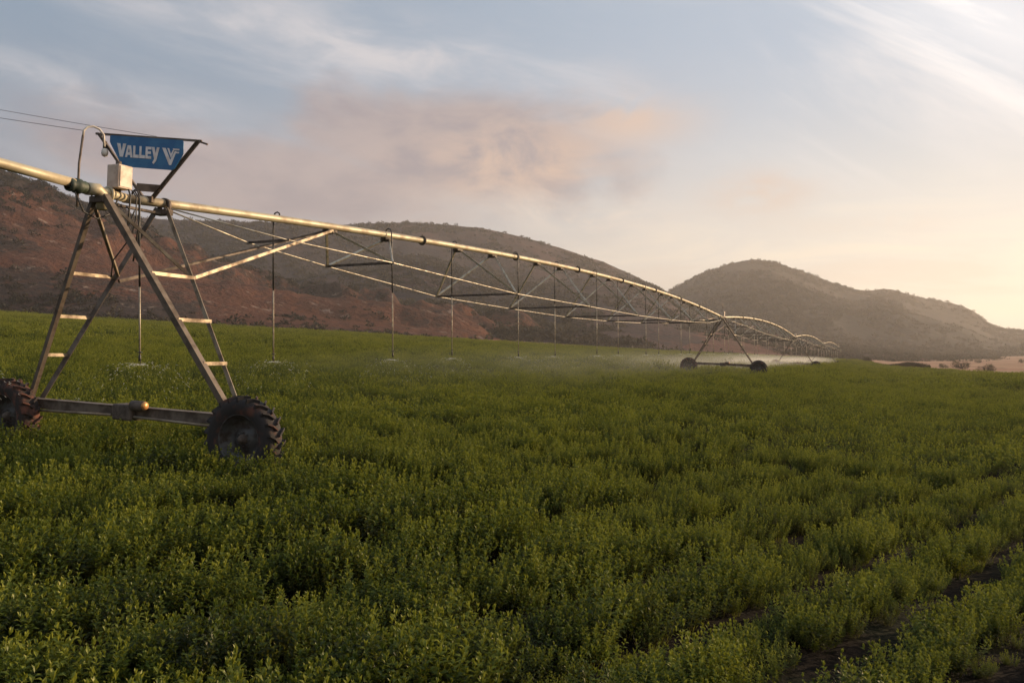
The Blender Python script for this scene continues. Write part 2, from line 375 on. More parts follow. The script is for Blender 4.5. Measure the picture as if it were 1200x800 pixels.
H_low = hill('hill', [(520,425),(560,405),(620,388),(690,374),(760,368),(830,372),(900,385),(960,398),(1030,408),(1090,414),(1180,420)],
    (640, 700), 330, M['hill_low'], 520, 1180, .10, 240, 260, 50, 1.0, 8.8, .2,
    lambda XX, T, X, Y: .12*gs(XX, 600, 50)+.04)
H_far = hill('hill', [(640,425),(700,395),(750,362),(790,338),(815,325),(835,315),(860,308),(880,304),(905,306),(930,314),(965,327),(1000,339),(1020,341),(1042,338),(1060,343),(1085,350),(1112,355),(1132,359),(1146,367),(1158,379),(1170,384),(1200,388),(1280,392),(1400,398),(1700,408),(2000,412)],
    (1250, 1500), 640, M['hill_far'], 640, 2000, .08, 700, 520, 80, 1.1, 12.4, .24,
    lambda XX, T, X, Y: .10*gs(T, .25, .2)-.05*gs(XX, 1080, 60)*gs(T, .85, .2))

# ------------------------------------------------------------------ instancing of uncountable plants
def instancer(name, pts, rot, scl, idx, protos):
    me = bpy.data.meshes.new(name); me.vertices.add(len(pts)); me.vertices.foreach_set('co', np.asarray(pts, np.float32).reshape(-1))
    a = me.attributes.new('rot', 'FLOAT_VECTOR', 'POINT'); a.data.foreach_set('vector', np.asarray(rot, np.float32).reshape(-1))
    a = me.attributes.new('scl', 'FLOAT_VECTOR', 'POINT'); a.data.foreach_set('vector', np.asarray(scl, np.float32).reshape(-1))
    a = me.attributes.new('idx', 'INT', 'POINT'); a.data.foreach_set('value', np.asarray(idx, np.int32))
    me.update(); o = bpy.data.objects.new(name, me); C.objects.link(o)
    ng = bpy.data.node_groups.new(name, 'GeometryNodeTree')
    ng.interface.new_socket('Geometry', in_out='INPUT', socket_type='NodeSocketGeometry')
    ng.interface.new_socket('Geometry', in_out='OUTPUT', socket_type='NodeSocketGeometry')
    N = ng.nodes; L = ng.links
    gi = N.new('NodeGroupInput'); go_ = N.new('NodeGroupOutput'); join = N.new('GeometryNodeJoinGeometry')
    for p in reversed(protos):
        oi = N.new('GeometryNodeObjectInfo'); oi.inputs['Object'].default_value = p; oi.inputs['As Instance'].default_value = True
        L.new(oi.outputs['Geometry'], join.inputs[0])
    ip = N.new('GeometryNodeInstanceOnPoints'); ip.inputs['Pick Instance'].default_value = True
    def attr(nm, ty):
        q = N.new('GeometryNodeInputNamedAttribute'); q.data_type = ty; q.inputs['Name'].default_value = nm
        return [s for s in q.outputs if s.enabled][0]
    m2p = N.new('GeometryNodeMeshToPoints')
    L.new(gi.outputs[0], m2p.inputs[0]); L.new(m2p.outputs[0], ip.inputs['Points']); L.new(join.outputs[0], ip.inputs['Instance'])
    L.new(attr('idx', 'INT'), ip.inputs['Instance Index'])
    e2r = N.new('FunctionNodeEulerToRotation'); L.new(attr('rot', 'FLOAT_VECTOR'), e2r.inputs[0]); L.new(e2r.outputs[0], ip.inputs['Rotation'])
    L.new(attr('scl', 'FLOAT_VECTOR'), ip.inputs['Scale']); L.new(ip.outputs[0], go_.inputs[0])
    md = o.modifiers.new('plants', 'NODES'); md.node_group = ng
    return o
def proto_mesh(name, verts, faces, tip, material):
    me = bpy.data.meshes.new(name); me.from_pydata(verts, [], faces); me.update(); me.materials.append(material)
    a = me.attributes.new('tip', 'FLOAT', 'POINT'); a.data.foreach_set('value', tip)
    return bpy.data.objects.new(name, me)      # never linked: only the instancer draws it

def leaf(v, f, tp, p, d, L_, W_, droop, tip):
    """a folded lance-shaped leaf"""
    d = d.normalized(); side = d.cross(Vector((0, 0, 1)));
    if side.length < .05: side = Vector((1, 0, 0))
    side.normalize(); up = side.cross(d).normalized(); b = len(v)
    mid = p+d*L_*.5+up*L_*.06; end = p+d*L_+Vector((0, 0, -droop*L_))
    v += [tuple(p), tuple(mid+side*W_/2+up*W_*.2), tuple(end), tuple(mid-side*W_/2+up*W_*.2), tuple(mid)]
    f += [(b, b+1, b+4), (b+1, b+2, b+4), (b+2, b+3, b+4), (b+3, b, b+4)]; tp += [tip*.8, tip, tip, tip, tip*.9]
def crop_plant(name, seed, stems, height, spread, leaves, L_, W_, spike=False):
    r = random.Random(seed); v = []; f = []; tp = []
    for s in range(stems):
        a = r.uniform(0, 6.283); q = spread*math.sqrt(r.random()); base_ = Vector((math.cos(a)*q*.45, math.sin(a)*q*.45, 0))
        h = height*r.uniform(.62, 1.05)*(1-.25*(q/spread)**2); top = Vector((math.cos(a)*q, math.sin(a)*q, h))
        b = len(v); w_ = .0035
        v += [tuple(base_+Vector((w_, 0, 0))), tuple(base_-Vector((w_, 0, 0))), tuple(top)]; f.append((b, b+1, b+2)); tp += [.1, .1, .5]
        n = int(leaves*r.uniform(.8, 1.2)); ph = r.uniform(0, 6)
        for k in range(n):
            u = .28+.72*(k+r.random()*.6)/n; p = base_.lerp(top, min(u, 1.))
            az = ph+k*2.4+r.uniform(-.3, .3); el = r.uniform(-.25, .7)+.3*u*u
            if spike: el += .25
            sz = (1.15-.55*u)*r.uniform(.75, 1.2)
            d = Vector((math.cos(az)*math.cos(el), math.sin(az)*math.cos(el), math.sin(el)))
            leaf(v, f, tp, p, d, L_*sz, W_*sz, r.uniform(0, .35)*(1-u), min(1, max(0, .08+.75*u*u+r.uniform(-.15, .15))))  # lower leaves coloured darker for shade within the plant, upper ones paler
        # pale young tuft
        for k in range(3):
            az = r.uniform(0, 6.28); d = Vector((math.cos(az)*.35, math.sin(az)*.35, 1)); leaf(v, f, tp, top, d, L_*.7, W_*.6, 0, .95)
    return proto_mesh(name, v, f, tp, M['crop'])
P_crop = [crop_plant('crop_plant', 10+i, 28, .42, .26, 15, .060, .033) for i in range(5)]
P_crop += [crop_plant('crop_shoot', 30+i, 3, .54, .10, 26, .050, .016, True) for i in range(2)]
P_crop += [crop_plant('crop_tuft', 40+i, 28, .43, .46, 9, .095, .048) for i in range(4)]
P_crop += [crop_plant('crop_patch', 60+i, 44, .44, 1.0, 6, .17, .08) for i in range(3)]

RD = np.array([.68, .733]); RQ = np.array([-RD[1], RD[0]]); ROW = 1.02; ROFF = -.20
def crop_points(rmin, rmax, da, db, half, base_idx, nidx, sc0, shoots=0.):
    # lattice along the rows, cut to a wedge round the view
    ext = rmax*1.05; A = np.arange(-ext, ext, da); B = np.arange(-ext, ext, db)
    a, b = np.meshgrid(A, B); a = a+rng.uniform(-.5, .5, a.shape)*da; row = np.round((b+ROFF)/ROW)
    if db <= ROW:
        b = b+rng.uniform(-.5, .5, b.shape)*db*.8
    else: b = b+rng.uniform(-.5, .5, b.shape)*db
    X = a*RD[0]+b*RQ[0]; Y = a*RD[1]+b*RQ[1]; r = np.hypot(X, Y); az = np.abs(np.arctan2(X, Y))
    edge = rmin*(1+.12*(vnoise(X*.3+3, Y*.3)-.5)) if rmin > 0 else 0
    edge2 = rmax*(1+.12*(vnoise(X*.3+3, Y*.3)-.5))
    k = (r >= edge) & (r < edge2) & ((az < half) | ((r < 5) & (Y > -2.5)))
    X, Y, a, b, row = X[k], Y[k], a[k], b[k], row[k]
    k = in_field(X, Y); X, Y, a, b, row = X[k], Y[k], a[k], b[k], row[k]
    bb = b+ROFF+.16*(vnoise(a*.35, b*.5)-.5); row = np.round(bb/ROW)
    frac = (bb-row*ROW)/ROW*2          # -1..1 across the row, 0 on the crest
    orderly = np.clip((X+.3)/2.5, 0, 1)*np.clip((26-Y)/14, .25, 1)     # the rows close up to the left and far off
    strength = np.clip(.85+.45*orderly+(1.1-.8*orderly)*(vnoise(a*.25+row*7.3, row*1.9)-.5), .2, 1.4)
    if db > ROW: strength = strength*0; orderly = orderly*0
    dens = np.clip(1-strength*np.clip((np.abs(frac)-.38)*3.8, 0, 1), 0, 1)
    if db <= ROW: dens = dens*np.clip(np.abs(b-2.74)*5-.75, .0, 1)**(np.clip(a, 0, 1)*np.clip((16-a)/6., 0, 1))
    hol = fbm(X*.75+11, Y*.75+4, 3); dens = dens*np.clip((hol-.28)*6, .7, 1)
    keep = rng.random(X.shape) < np.clip(dens*1.0+.27*np.clip(np.abs(b-2.74)*4-.25, 0, 1)+.06, 0, .97)
    td = track_dist(X, Y); tn = vnoise(X*.7+40, Y*.7)
    keep &= ~((td < .34) & (rng.random(X.shape) < 1.5*tn))
    X, Y, dens, td, a, b, row, orderly = X[keep], Y[keep], dens[keep], td[keep], a[keep], b[keep], row[keep], orderly[keep]
    n = len(X); s = sc0*(.70+.32*fbm(X*.8, Y*.8+9, 3)+(.48-.28*orderly)*vnoise(a*1.5+row*5.1, row*2.7+b))*rng.uniform(.72, 1.25, n)*(.35+.65*dens)
    s = np.where(td < .45, s*.6, s)
    idx = base_idx+rng.integers(0, nidx, n)
    if shoots: idx = np.where(rng.random(n) < shoots, 5+rng.integers(0, 2, n), idx)
    Z = ground_z(X, Y)-.02-.14*np.exp(-(td/.22)**2)
    rot = np.stack([rng.normal(0, .12, n), rng.normal(0, .12, n), rng.uniform(0, 6.283, n)], -1)
    return np.stack([X, Y, Z], -1), rot, np.stack([s, s, s*rng.uniform(.85, 1.15, n)], -1), idx
sets = [crop_points(0, 20, .19, .20, R(52), 0, 5, 1.0, .04),
        crop_points(20, 62, .40, .42, R(44), 7, 4, 1.0, .03),
        crop_points(62, 300, 1.15, 1.2, R(40), 11, 3, 1.05)]
PT = [np.concatenate([s[i] for s in sets]) for i in range(4)]
print('crop instances', [len(s[0]) for s in sets])
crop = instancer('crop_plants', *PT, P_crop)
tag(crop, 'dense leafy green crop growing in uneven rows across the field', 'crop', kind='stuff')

# scrub on the hills
def blobbush(name, seed, n, L_, material, flat=.7):
    r = random.Random(seed); v = []; f = []; tp = []
    for k in range(n):
        d = Vector((r.gauss(0, 1), r.gauss(0, 1), r.gauss(0, 1))).normalized(); q = r.uniform(.55, 1.0)*(1+.25*math.sin(d.x*4+seed)+.2*math.cos(d.y*5))
        p = Vector((d.x*q*.5, d.y*q*.5, (d.z*q*.5+.42)*flat*1.0)); dd = (d+Vector((r.gauss(0, .5), r.gauss(0, .5), r.gauss(0, .5)+.3)))
        leaf(v, f, tp, p, dd, L_*r.uniform(.6, 1.3), L_*.62, .1, min(1, max(0, .25+.5*d.z+r.uniform(-.25, .25))))
    return proto_mesh(name, v, f, tp, material)
P_bush = [blobbush('scrub_bush', 5+i, 60, .34, M['scrub']) for i in range(4)]
def scrub_points(H, n, thr, size, seed):
    i = rng.random(n)*(H['X'].shape[0]-1.01); j = rng.random(n)*(H['X'].shape[1]-1.01)
    i0 = i.astype(int); j0 = j.astype(int); fi = i-i0; fj = j-j0
    g = lambda q: (q[i0, j0]*(1-fi)+q[i0+1, j0]*fi)*(1-fj)+(q[i0, j0+1]*(1-fi)+q[i0+1, j0+1]*fi)*fj
    X, Y, Z, sc = g(H['X']), g(H['Y']), g(H['Z']), g(H['sc'])
    k = fbm(X*.012+seed, Y*.012, 5, .6)+sc > thr+rng.normal(0, .07, n)
    k &= (np.abs(np.arctan2(X, Y)) < R(42))
    X, Y, Z = X[k], Y[k], Z[k]; m_ = len(X); s = size*rng.uniform(.5, 1.5, m_)
    return (np.stack([X, Y, Z-.25*s], -1), np.stack([np.zeros(m_), np.zeros(m_), rng.uniform(0, 6.28, m_)], -1), np.stack([s, s, s*rng.uniform(.6, 1.0, m_)], -1), rng.integers(0, 4, m_))
ss = [scrub_points(H_left, 16000, .52, 2.6, 2), scrub_points(H_main, 26000, .50, 4.2, 5), scrub_points(H_low, 9000, .52, 3.0, 7), scrub_points(H_far, 26000, .50, 5.5, 9)]
print('scrub', [len(s[0]) for s in ss])
SP = [np.concatenate([s[i] for s in ss]) for i in range(4)]
tag(instancer('hill_scrub', *SP, P_bush), 'dry dark scrub covering the slopes of the hills behind the field', 'scrub', kind='stuff')

# ------------------------------------------------------------------ shrubs one can tell apart on the dry land to the right
def shrub(x, y, wpx, label, dist=None, tall=.55):
    X0 = (x-600)/1000.
    if dist is None:     # where the sight line meets the ground
        ys = np.linspace(90, 700, 900); zz_ = ground_z(X0*ys, ys); yy = 420-(zz_-ZC)/ys*1000; k = np.argmax(yy <= y+1.0); dist = ys[k] if yy[k] <= y+1 else 500
    X, Y = X0*dist, dist; wdt = wpx/1000.*dist
    o = empty('shrub', (X, Y, float(ground_z(X, Y))-.05)); tag(o, label, 'shrub', 'shrubs dotted over the dry land')
    r = random.Random(int(x*7+y)); v = []; f = []; tp = []
    for c in range(7):
        cx = r.uniform(-.34, .34)*wdt; cy = r.uniform(-.3, .3)*wdt; ch = wdt*tall*r.uniform(.25, .6); cr_ = wdt*r.uniform(.17, .28)
        for k in range(150):
            d = Vector((r.gauss(0, 1), r.gauss(0, 1), r.gauss(0, 1))).normalized(); p = Vector((cx, cy, ch))+Vector((d.x, d.y, d.z*.8))*cr_*r.uniform(.5, 1.1)
            leaf(v, f, tp, p, d+Vector((r.gauss(0, .5), r.gauss(0, .5), r.gauss(0, .5))), wdt*.055, wdt*.03, .1, min(1, max(0, .3+.4*d.z+r.uniform(-.2, .2))))
    cr = obj('crown', v, f, M['shrub'], o); a = cr.data.attributes.new('tip', 'FLOAT', 'POINT'); a.data.foreach_set('value', tp)
    mb = MB()
    for k in range(5):
        a_ = r.uniform(0, 6.28); q = wdt*r.uniform(.1, .3)
        mb.tube([(0, 0, -.1), (math.cos(a_)*q*.5, math.sin(a_)*q*.5, wdt*tall*.25), (math.cos(a_)*q, math.sin(a_)*q, wdt*tall*.55)], [wdt*.03, wdt*.02, wdt*.008], 6)
    mb.build('trunk', M['bark'], o); return o
for x, y, wp, lb in [
    (1014, 423, 9, 'small dark round bush just past the last irrigation wheel, nearest the machine'),
    (1105, 430, 11, 'low brown bush on the dry ground, first one right of the long hedge'),
    (1126, 431, 22, 'widest dark bush at the right-hand crop edge, left one of the big pair'),
    (1155, 434, 20, 'dark rounded bush at the crop edge, right one of the big pair'),
    (1134, 427, 6, 'tiny bush behind the gap between the big pair of bushes'),
    (1146, 424, 9, 'small bush on bare pink ground up behind the right big bush'),
    (1165, 421, 13, 'lone dark bush standing highest on the bare pinkish ground'),
    (1091, 418, 9, 'small bush on the pinkish slope above the end of the hedge'),
    (1197, 424, 9, 'bush on the dry ground cut by the right edge of the photo'),
    (1118, 420, 6, 'tiny faint bush far up the pinkish ground between two larger ones'),
    (1060, 420, 7, 'small faint bush behind the long hedge, near its middle')]:
    shrub(x, y, wp, lb)
# the long low hedge at the far right-hand edge of the field
hv = []; hf = []; ht = []; r = random.Random(3)
hp = [(1012, 232), (1030, 213), (1050, 200), (1070, 187), (1090, 176)]
for k in range(9000):
    u = r.random()*3.999; i = int(u); q = u-i; xq = hp[i][0]*(1-q)+hp[i+1][0]*q; dq = (hp[i][1]*(1-q)+hp[i+1][1]*q)+3+r.uniform(-1, 1)
    X = (xq-600)/1000*dq; hh = .25+1.0*vnoise(X*.30, 3.)**2+.3*vnoise(X*1.3, 8.)
    p = Vector((X, dq, float(ground_z(X, dq))+hh*r.random()**.7)); d = Vector((r.gauss(0, 1), r.gauss(0, 1), r.gauss(0, .7)+.3))
    leaf(hv, hf, ht, p, d, .28, .15, .1, min(1, max(0, r.uniform(.1, .7))))
he = obj('hedge', hv, hf, M['shrub']); a = he.data.attributes.new('tip', 'FLOAT', 'POINT'); a.data.foreach_set('value', ht)
tag(he, 'long low dark green hedge along the far right-hand edge of the crop', 'hedge')

# ------------------------------------------------------------------ irrigation machine: towers
ROT = math.atan2(DV.y, DV.x)        # local +X runs along the pipeline away from the camera, +Y to its far (left) side
def wheel(root, y, mud):
    """drive wheel whose axle runs along the pipeline; the rim is the part, tyre, hub and gearbox its pieces"""
    Rw = .65; cx = -.30; c = Matrix.Translation((cx, y, Rw+.03)) @ Matrix.Rotation(R(-90), 4, 'Z')   # lathe axis Y -> along X
    rim = MB(); rim.lathe([(.05, -.02), (.14, -.02), (.17, .03), (.30, .035), (.335, -.06), (.36, -.10), (.375, -.14), (.36, -.13), (.35, .0), (.355, .13), (.375, .14)], 40, c)
    for k in range(8):
        a = k*math.pi/4; rim.lathe([(0, -.045), (.016, -.045), (.016, .03)], 6, c @ Matrix.Translation((.105*math.cos(a), 0, .105*math.sin(a))))
    w_ = rim.build('wheel', M['rim'], root)
    ty = MB(); ty.lathe([(.36, -.13), (.42, -.165), (.50, -.175), (.565, -.16), (.60, -.10), (.605, 0), (.60, .10), (.565, .16), (.50, .175), (.42, .165), (.36, .13)], 64, c)
    nl = 22
    for k in range(nl):
        for sgn in (-1, 1):
            a0 = 2*math.pi*(k+(.5 if sgn > 0 else 0))/nl; pts = []
            for j, (yy, da, rr_) in enumerate([(.012, 0.0, .60), (.09, .10, .60), (.168, .17, .575)]):
                for dt, dr in ((-.028, -.02), (-.022, .052), (.022, .052), (.028, -.02)):
                    a = a0+da+dt; rr2 = rr_+dr; pts.append(c @ Vector((rr2*math.cos(a), sgn*yy, rr2*math.sin(a))))
            f = []
            for j in range(2):
                for q in range(4): f.append((j*4+q, j*4+(q+1) % 4, j*4+4+(q+1) % 4, j*4+4+q))
            f += [(0, 3, 2, 1), (8, 9, 10, 11)]
            ty.add(pts, f)
    ty.build('tyre', mud, w_)
    hb = MB(); hb.lathe([(0, -.10), (.045, -.10), (.05, -.07), (.075, -.06), (.08, .05)], 20, c); hb.build('hub', M['bracket'], w_)
    gb = MB(); gb.lathe([(0, .06), (.15, .06), (.17, .09), (.17, .20), (.10, .25), (.10, .31), (0, .31)], 20, c)
    g_ = gb.build('gearbox', M['redbox'], root); g_.parent = w_
    MB().box((cx+.25, y+(.16 if y < 0 else -.16), Rw+.06), (.14, .16, .13), bev=.015).build('input_housing', M['redbox'], w_)
ZP = 4.35
def tower(loc, tilt, detail):
    root = empty('drive_tower', loc, (0, 0, ROT)); root.rotation_euler = Euler((R(tilt), 0, ROT), 'XYZ')
    zb = .98; yb = 2.22
    tops = {'a': (-.62, -.10), 'b': (.68, -.09), 'c': (-.62, .10), 'd': (.68, .09)}
    def P(leg_, z):                       # point on a leg at height z
        x, y = tops[leg_]; s = -1 if leg_ in 'ab' else 1; f = (ZP-z)/(ZP-zb)
        return Vector((x+((-.13 if x < 0 else .13)-x)*f, y+(s*yb-.17-y)*f, z))
    for k in 'abcd':
        mb = MB(); wv = .10 if k in 'ad' else .075
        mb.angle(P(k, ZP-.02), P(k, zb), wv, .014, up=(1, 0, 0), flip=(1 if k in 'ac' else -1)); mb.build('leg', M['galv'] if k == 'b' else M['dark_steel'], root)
    for s, (a, b) in ((-1, 'ab'), (1, 'cd')):
        for z in (3.13, 2.42, 1.76):
            MB().angle(P(a, z)+Vector((0, s*.03, 0)), P(b, z)+Vector((0, s*.03, 0)), .055, .01).build('rung', M['galv'], root)
        MB().bar(P(a, ZP-.15)+Vector((.05, 0, 0)), P(b, 3.16)+Vector((-.03, -s*.03, 0)), .05, .05).build('cross_brace', M['galv'], root)
    # base beam between the wheels with its drive shafts
    bb = MB(); bb.bar((0, -yb-.42, .90), (0, yb+.08, .90), .16, .15)
    bb.bar((0, -yb-.44, .985), (0, yb+.10, .985), .20, .012)
    bb.build('base_beam', M['dark_steel'], root)
    for s in (-1, 1): MB().tube([(-.16, s*2.2-.17, .80), (-.16, s*.25-.17, .84)], .022).build('drive_shaft', M['galv'], root)
    mo = MB(); mo.box((-.05, -.17, .90), (.30, .42, .26), bev=.03); mo.lathe([(0, -.17), (.07, -.17), (.085, -.13), (.085, .10), (.05, .15), (0, .15)], 16, Matrix.Translation((-.15, -.47, 1.02)))
    mq = mo.build('drive_motor', M['bracket'], root)
    for yy in (-.64, -.37): MB().lathe([(0, -.03), (.055, -.03), (.07, 0), (.055, .03), (0, .03)], 14, Matrix.Translation((-.16, yy, 1.03))).build('motor_cap', M['amber'], mq)
    wheel(root, -2.80, M['tyre']); wheel(root, 2.35, M['mud'])
    # head of the tower: saddle, bearing and its riser bends
    sd = MB(); sd.box((.68, 0, ZP-.08), (.16, .30, .10), bev=.01); sd.box((-.62, 0, ZP-.08), (.14, .30, .10), bev=.01); sd.bar((-.62, 0, ZP-.11), (.68, 0, ZP-.11), .08, .04)
    sd.build('saddle', M['bracket'], root)
    fl = MB(); cM = lambda x: Matrix.Translation((x, 0, ZP+.035)) @ Matrix.Rotation(R(90), 4, 'Z')
    fl.lathe([(.085, -.03), (.135, -.03), (.135, .03), (.085, .03)], 28, cM(.70), closed=True); fl.build('flange_ring', M['bracket'], root)
    # control box on its stand
    bx = MB(); bx.box((-.30, -.06, ZP+.33), (.28, .26, .38), bev=.016); b = bx.build('control_box', M['boxmat'], root)
    lid = MB(); lid.box((-.30, -.195, ZP+.33), (.23, .012, .33), bev=.004); lid.build('door', M['boxmat'], b)
    MB().box((-.30, 0, ZP+.11), (.10, .10, .06)).build('box_stand', M['bracket'], root); MB().tube([(-.28, 0, ZP+.52), (-.28, 0, ZP+.595)], .045, 12).build('cable_gland', M['bracket'], b)
    if not detail:
        MB().tube([(-.05, 0, ZP+.70), (-.05, 0, ZP+1.15)], .018).build('marker_rod', M['galv'], root)
    return root
def gz(p): return float(ground_z(p.x, p.y))
TZ = [4.42, 4.90, 4.70, 4.58, 4.62]         # pipe height over the camera's datum at each tower
towers_lab = ['nearest grey steel irrigation tower carrying the blue sign on its head',
    'second irrigation tower, mid distance, its far wheel lost in spray',
    'third irrigation tower, small, between the second and the last two',
    'fourth irrigation tower, tiny, second from the far end of the machine',
    'farthest and smallest irrigation tower, last at the far end of the machine']
tower_roots = []
tp_ = lambda i: T1+DV*(SPAN*i)
for i in range(5):
    p = tp_(i); p = p+LV*.17; loc = (p.x, p.y, TZ[i]-ZP-.08+(.05 if i == 0 else 0))
    if i < 2: o = tower(loc, 2.3 if i == 0 else 2.4, i == 0)
    else: o = copy_tree(tower_roots[1]); o.location = loc
    tag(o, towers_lab[i], 'irrigation tower', 'drive towers of the irrigation machine'); tower_roots.append(o)
t1 = tower_roots[0]
# extra gear only the first tower shows: riser pole with white hose, bulb, sign frame, sign, cables
rp = MB(); rp.tube([(-1.0, .02, ZP-.25), (-.97, .05, ZP+.42), (-.88, .10, ZP+.88)], .018, 8); rp.build('riser_pole', M['dark_steel'], t1)
hh_ = MB(); hh_.tube([(-.88, .10, ZP+.86), (-.87, .10, ZP+.96), (-.82, .08, ZP+1.03), (-.74, .04, ZP+1.05), (-.66, .0, ZP+1.02), (-.61, -.03, ZP+.94), (-.60, -.04, ZP+.76)], .018, 10)
hh_.build('white_hose', M['white_hose'], t1)
# sign frame (inverted triangle), its plane turned towards the camera
SA = R(-72)                           # in-plane direction of the sign, seen from above, in tower coordinates
sx = Vector((math.cos(SA), math.sin(SA), -.055)).normalized(); so_ = Vector((.33, 0, ZP+.06))
def sp(a, h, off=0.): return so_+sx*a+Vector((0, 0, 1))*h+sx.cross(Vector((0, 0, 1))).normalized()*off
FT = 1.07
fr = MB(); fr.angle(sp(-.06, .02), sp(-.92, FT), .055, .012, up=tuple(sx.cross(Vector((0, 0, 1))))); fr.angle(sp(.06, .02), sp(.86, FT), .055, .012, up=tuple(sx.cross(Vector((0, 0, 1)))), flip=-1)
fr.bar(sp(-.98, FT+.005, -.03), sp(.90, FT+.005, -.03), .035, .035); fr.bar(sp(-.20, .22, 0), sp(.22, .22, 0), .012, .13); fr.bar(sp(-.10, .03), sp(.10, .03), .10, .10)
fr.bar(sp(.86, FT-.01), sp(1.02, FT-.05), .03, .03)
fr.build('sign_frame', M['dark_steel'], t1)
# board
bw = [(-.66, 1.05), (.60, 1.05), (.62, 1.02), (.62, .83), (.60, .78), (.475, .57), (.43, .54), (-.40, .54), (-.46, .57), (-.66, .90), (-.68, .94), (-.68, 1.03)]
v = [sp(a, h, .03) for a, h in bw]+[sp(a, h, .048) for a, h in bw]; n = len(bw)
f = [tuple(range(n)), tuple(reversed(range(n, 2*n)))]+[(i, i+n, (i+1) % n+n, (i+1) % n) for i in range(n)]
sg = obj('sign_board', v, f, M['bluesign'], t1); sg['label'] = 'blue sign board reading VALLEY with a white letter V emblem'
lt = MB()
def poly(pts, x0, y0, sx_, sy_, off=.050, th=.006):
    q = [(x0+a*sx_, y0+b*sy_) for a, b in pts]; n = len(q)
    v = [sp(a, h, off) for a, h in q]+[sp(a, h, off+th) for a, h in q]
    lt.add(v, [tuple(reversed(range(n, 2*n))), tuple(range(n))]+[(i, i+n, (i+1) % n+n, (i+1) % n) for i in range(n)])
LH = .20; LB = .70
poly([(0,1),(.34,1),(.52,.42),(.66,1),(.98,1),(.66,0),(.34,0)], -.545, LB, .165, LH*1.12)          # V
x = -.395
for pts in ([(0,0),(.28,1),(.42,1),(.42,.70),(.36,.42),(.42,.42),(.42,.2),(.31,.2),(.26,0)],[(.42,1),(.72,1),(.98,0),(.70,0),(.65,.2),(.42,.2),(.42,.42),(.58,.42),(.52,.70),(.42,.70)]): poly(pts, x, LB, .135, LH)
poly([(0,0),(0,1),(.36,1),(.36,.26),(1,.26),(1,0)], -.255, LB, .10, LH)
poly([(0,0),(0,1),(.36,1),(.36,.26),(1,.26),(1,0)], -.145, LB, .10, LH)
poly([(0,0),(0,1),(1,1),(1,.78),(.36,.78),(.36,.62),(.92,.62),(.92,.40),(.36,.40),(.36,.22),(1,.22),(1,0)], -.035, LB, .10, LH)
poly([(0,1),(.34,1),(.52,.50),(.68,1),(1,1),(.62,-.12),(.30,-.42),(.12,-.30),(.36,.02)], .072, LB, .135, LH)  # Y with a tail
# emblem: a thin-lined double V with short bars at its heads
ex_, ey_, es, eh = .255, .62, .30, .28
poly([(0,1),(.20,1),(.50,.30),(.50,0),(.44,0)], ex_, ey_, es, eh)
poly([(.50,0),(.50,.30),(.74,.86),(.84,.86),(.56,0)], ex_, ey_, es, eh)
poly([(.30,1),(.40,1),(.52,.66),(.62,.90),(.70,.90),(.53,.42)], ex_, ey_, es, eh)
poly([(.62,1.0),(1.0,1.0),(1.0,.91),(.66,.91)], ex_, ey_, es, eh)
poly([(.80,.82),(1.0,.82),(.98,.73),(.80,.73)], ex_, ey_, es, eh)
lt.build('lettering', M['letter'], sg)
# lamp bulb hanging on the frame
lb = MB(); c_ = sp(-.78, .78, .02); lb.lathe([(0, -.10), (.045, -.08), (.058, -.03), (.05, .02), (.03, .05), (0, .05)], 14, Matrix.Translation(c_) @ Matrix.Rotation(R(90), 4, 'X'))
lb.build('lamp', M['white_hose'], t1)
lb = MB(); lb.tube([c_+Vector((0, 0, .04)), c_+Vector((0, 0, .16))], .035, 10); lb.build('lamp_holder', M['bracket'], t1)
# cables looping down from the control box and the flexible joint at the tower head
cb = MB()
cb.tube([(-.10, -.18, ZP+.15), (-.08, -.21, ZP+.05), (-.09, -.20, ZP-.35), (-.04, -.1, ZP-.55), (.2, .0, ZP-.15)], .014, 6)
cb.tube([(-.02, -.16, ZP+.15), (.03, -.22, ZP+.05), (.04, -.22, ZP-.30), (.02, -.15, ZP-.60), (-.1, .1, ZP-1.0), (.05, .3, ZP-1.25)], .012, 6)
cb.tube([(.05, -.15, ZP+.15), (.10, -.22, ZP+.02), (.12, -.21, ZP-.3), (.07, -.16, ZP-1.0)], .014, 6)
cb.tube([(-1.0, -.08, ZP-.05), (-.85, -.1, ZP-.33), (-.6, -.1, ZP-.40), (-.35, -.1, ZP-.28), (-.22, -.1, ZP-.02)], .012, 6)
cb.v = [(q[0]-.13, q[1], q[2]) for q in cb.v]; cb.build('cable', M['hose'], t1)

# ------------------------------------------------------------------ irrigation machine: spans
NODES = [(3.4, .48, .50), (6.65, .80, .92), (12.85, 1.38, 1.35), (18.95, 1.62, 1.58), (25.2, 1.78, 1.65), (31.3, 1.76, 1.65), (37.3, 1.6, 1.5), (43.0, 1.3, 1.25), (48.3, .80, .92), (51.5, .48, .50)]
CROWN = .78
def cz(u): t_ = u/SPAN; return CROWN*4*t_*(1-t_)
def nozzle(parent, p):
    nz = MB(); c = Matrix.Translation(p) @ Matrix.Rotation(R(90), 4, 'X')
    nz.lathe([(0, -.04), (.018, -.04), (.022, .0), (.02, .05), (.012, .07)], 10, c); nz.lathe([(0, .095), (.04, .092), (.045, .10), (.012, .115), (0, .115)], 14, c)
    for a in (0, 2.09, 4.19): nz.bar(p+Vector((math.cos(a)*.03, math.sin(a)*.03, -.09)), p+Vector((math.cos(a)*.015, math.sin(a)*.015, -.02)), .005, .005)
    nz.build('nozzle', M['hose'], parent)
DROPS = [0.02, 3.75, 7.8, 11.6, 15.7, 19.9, 24.1, 28.2, 32.0, 36, 40, 44, 48, 52]
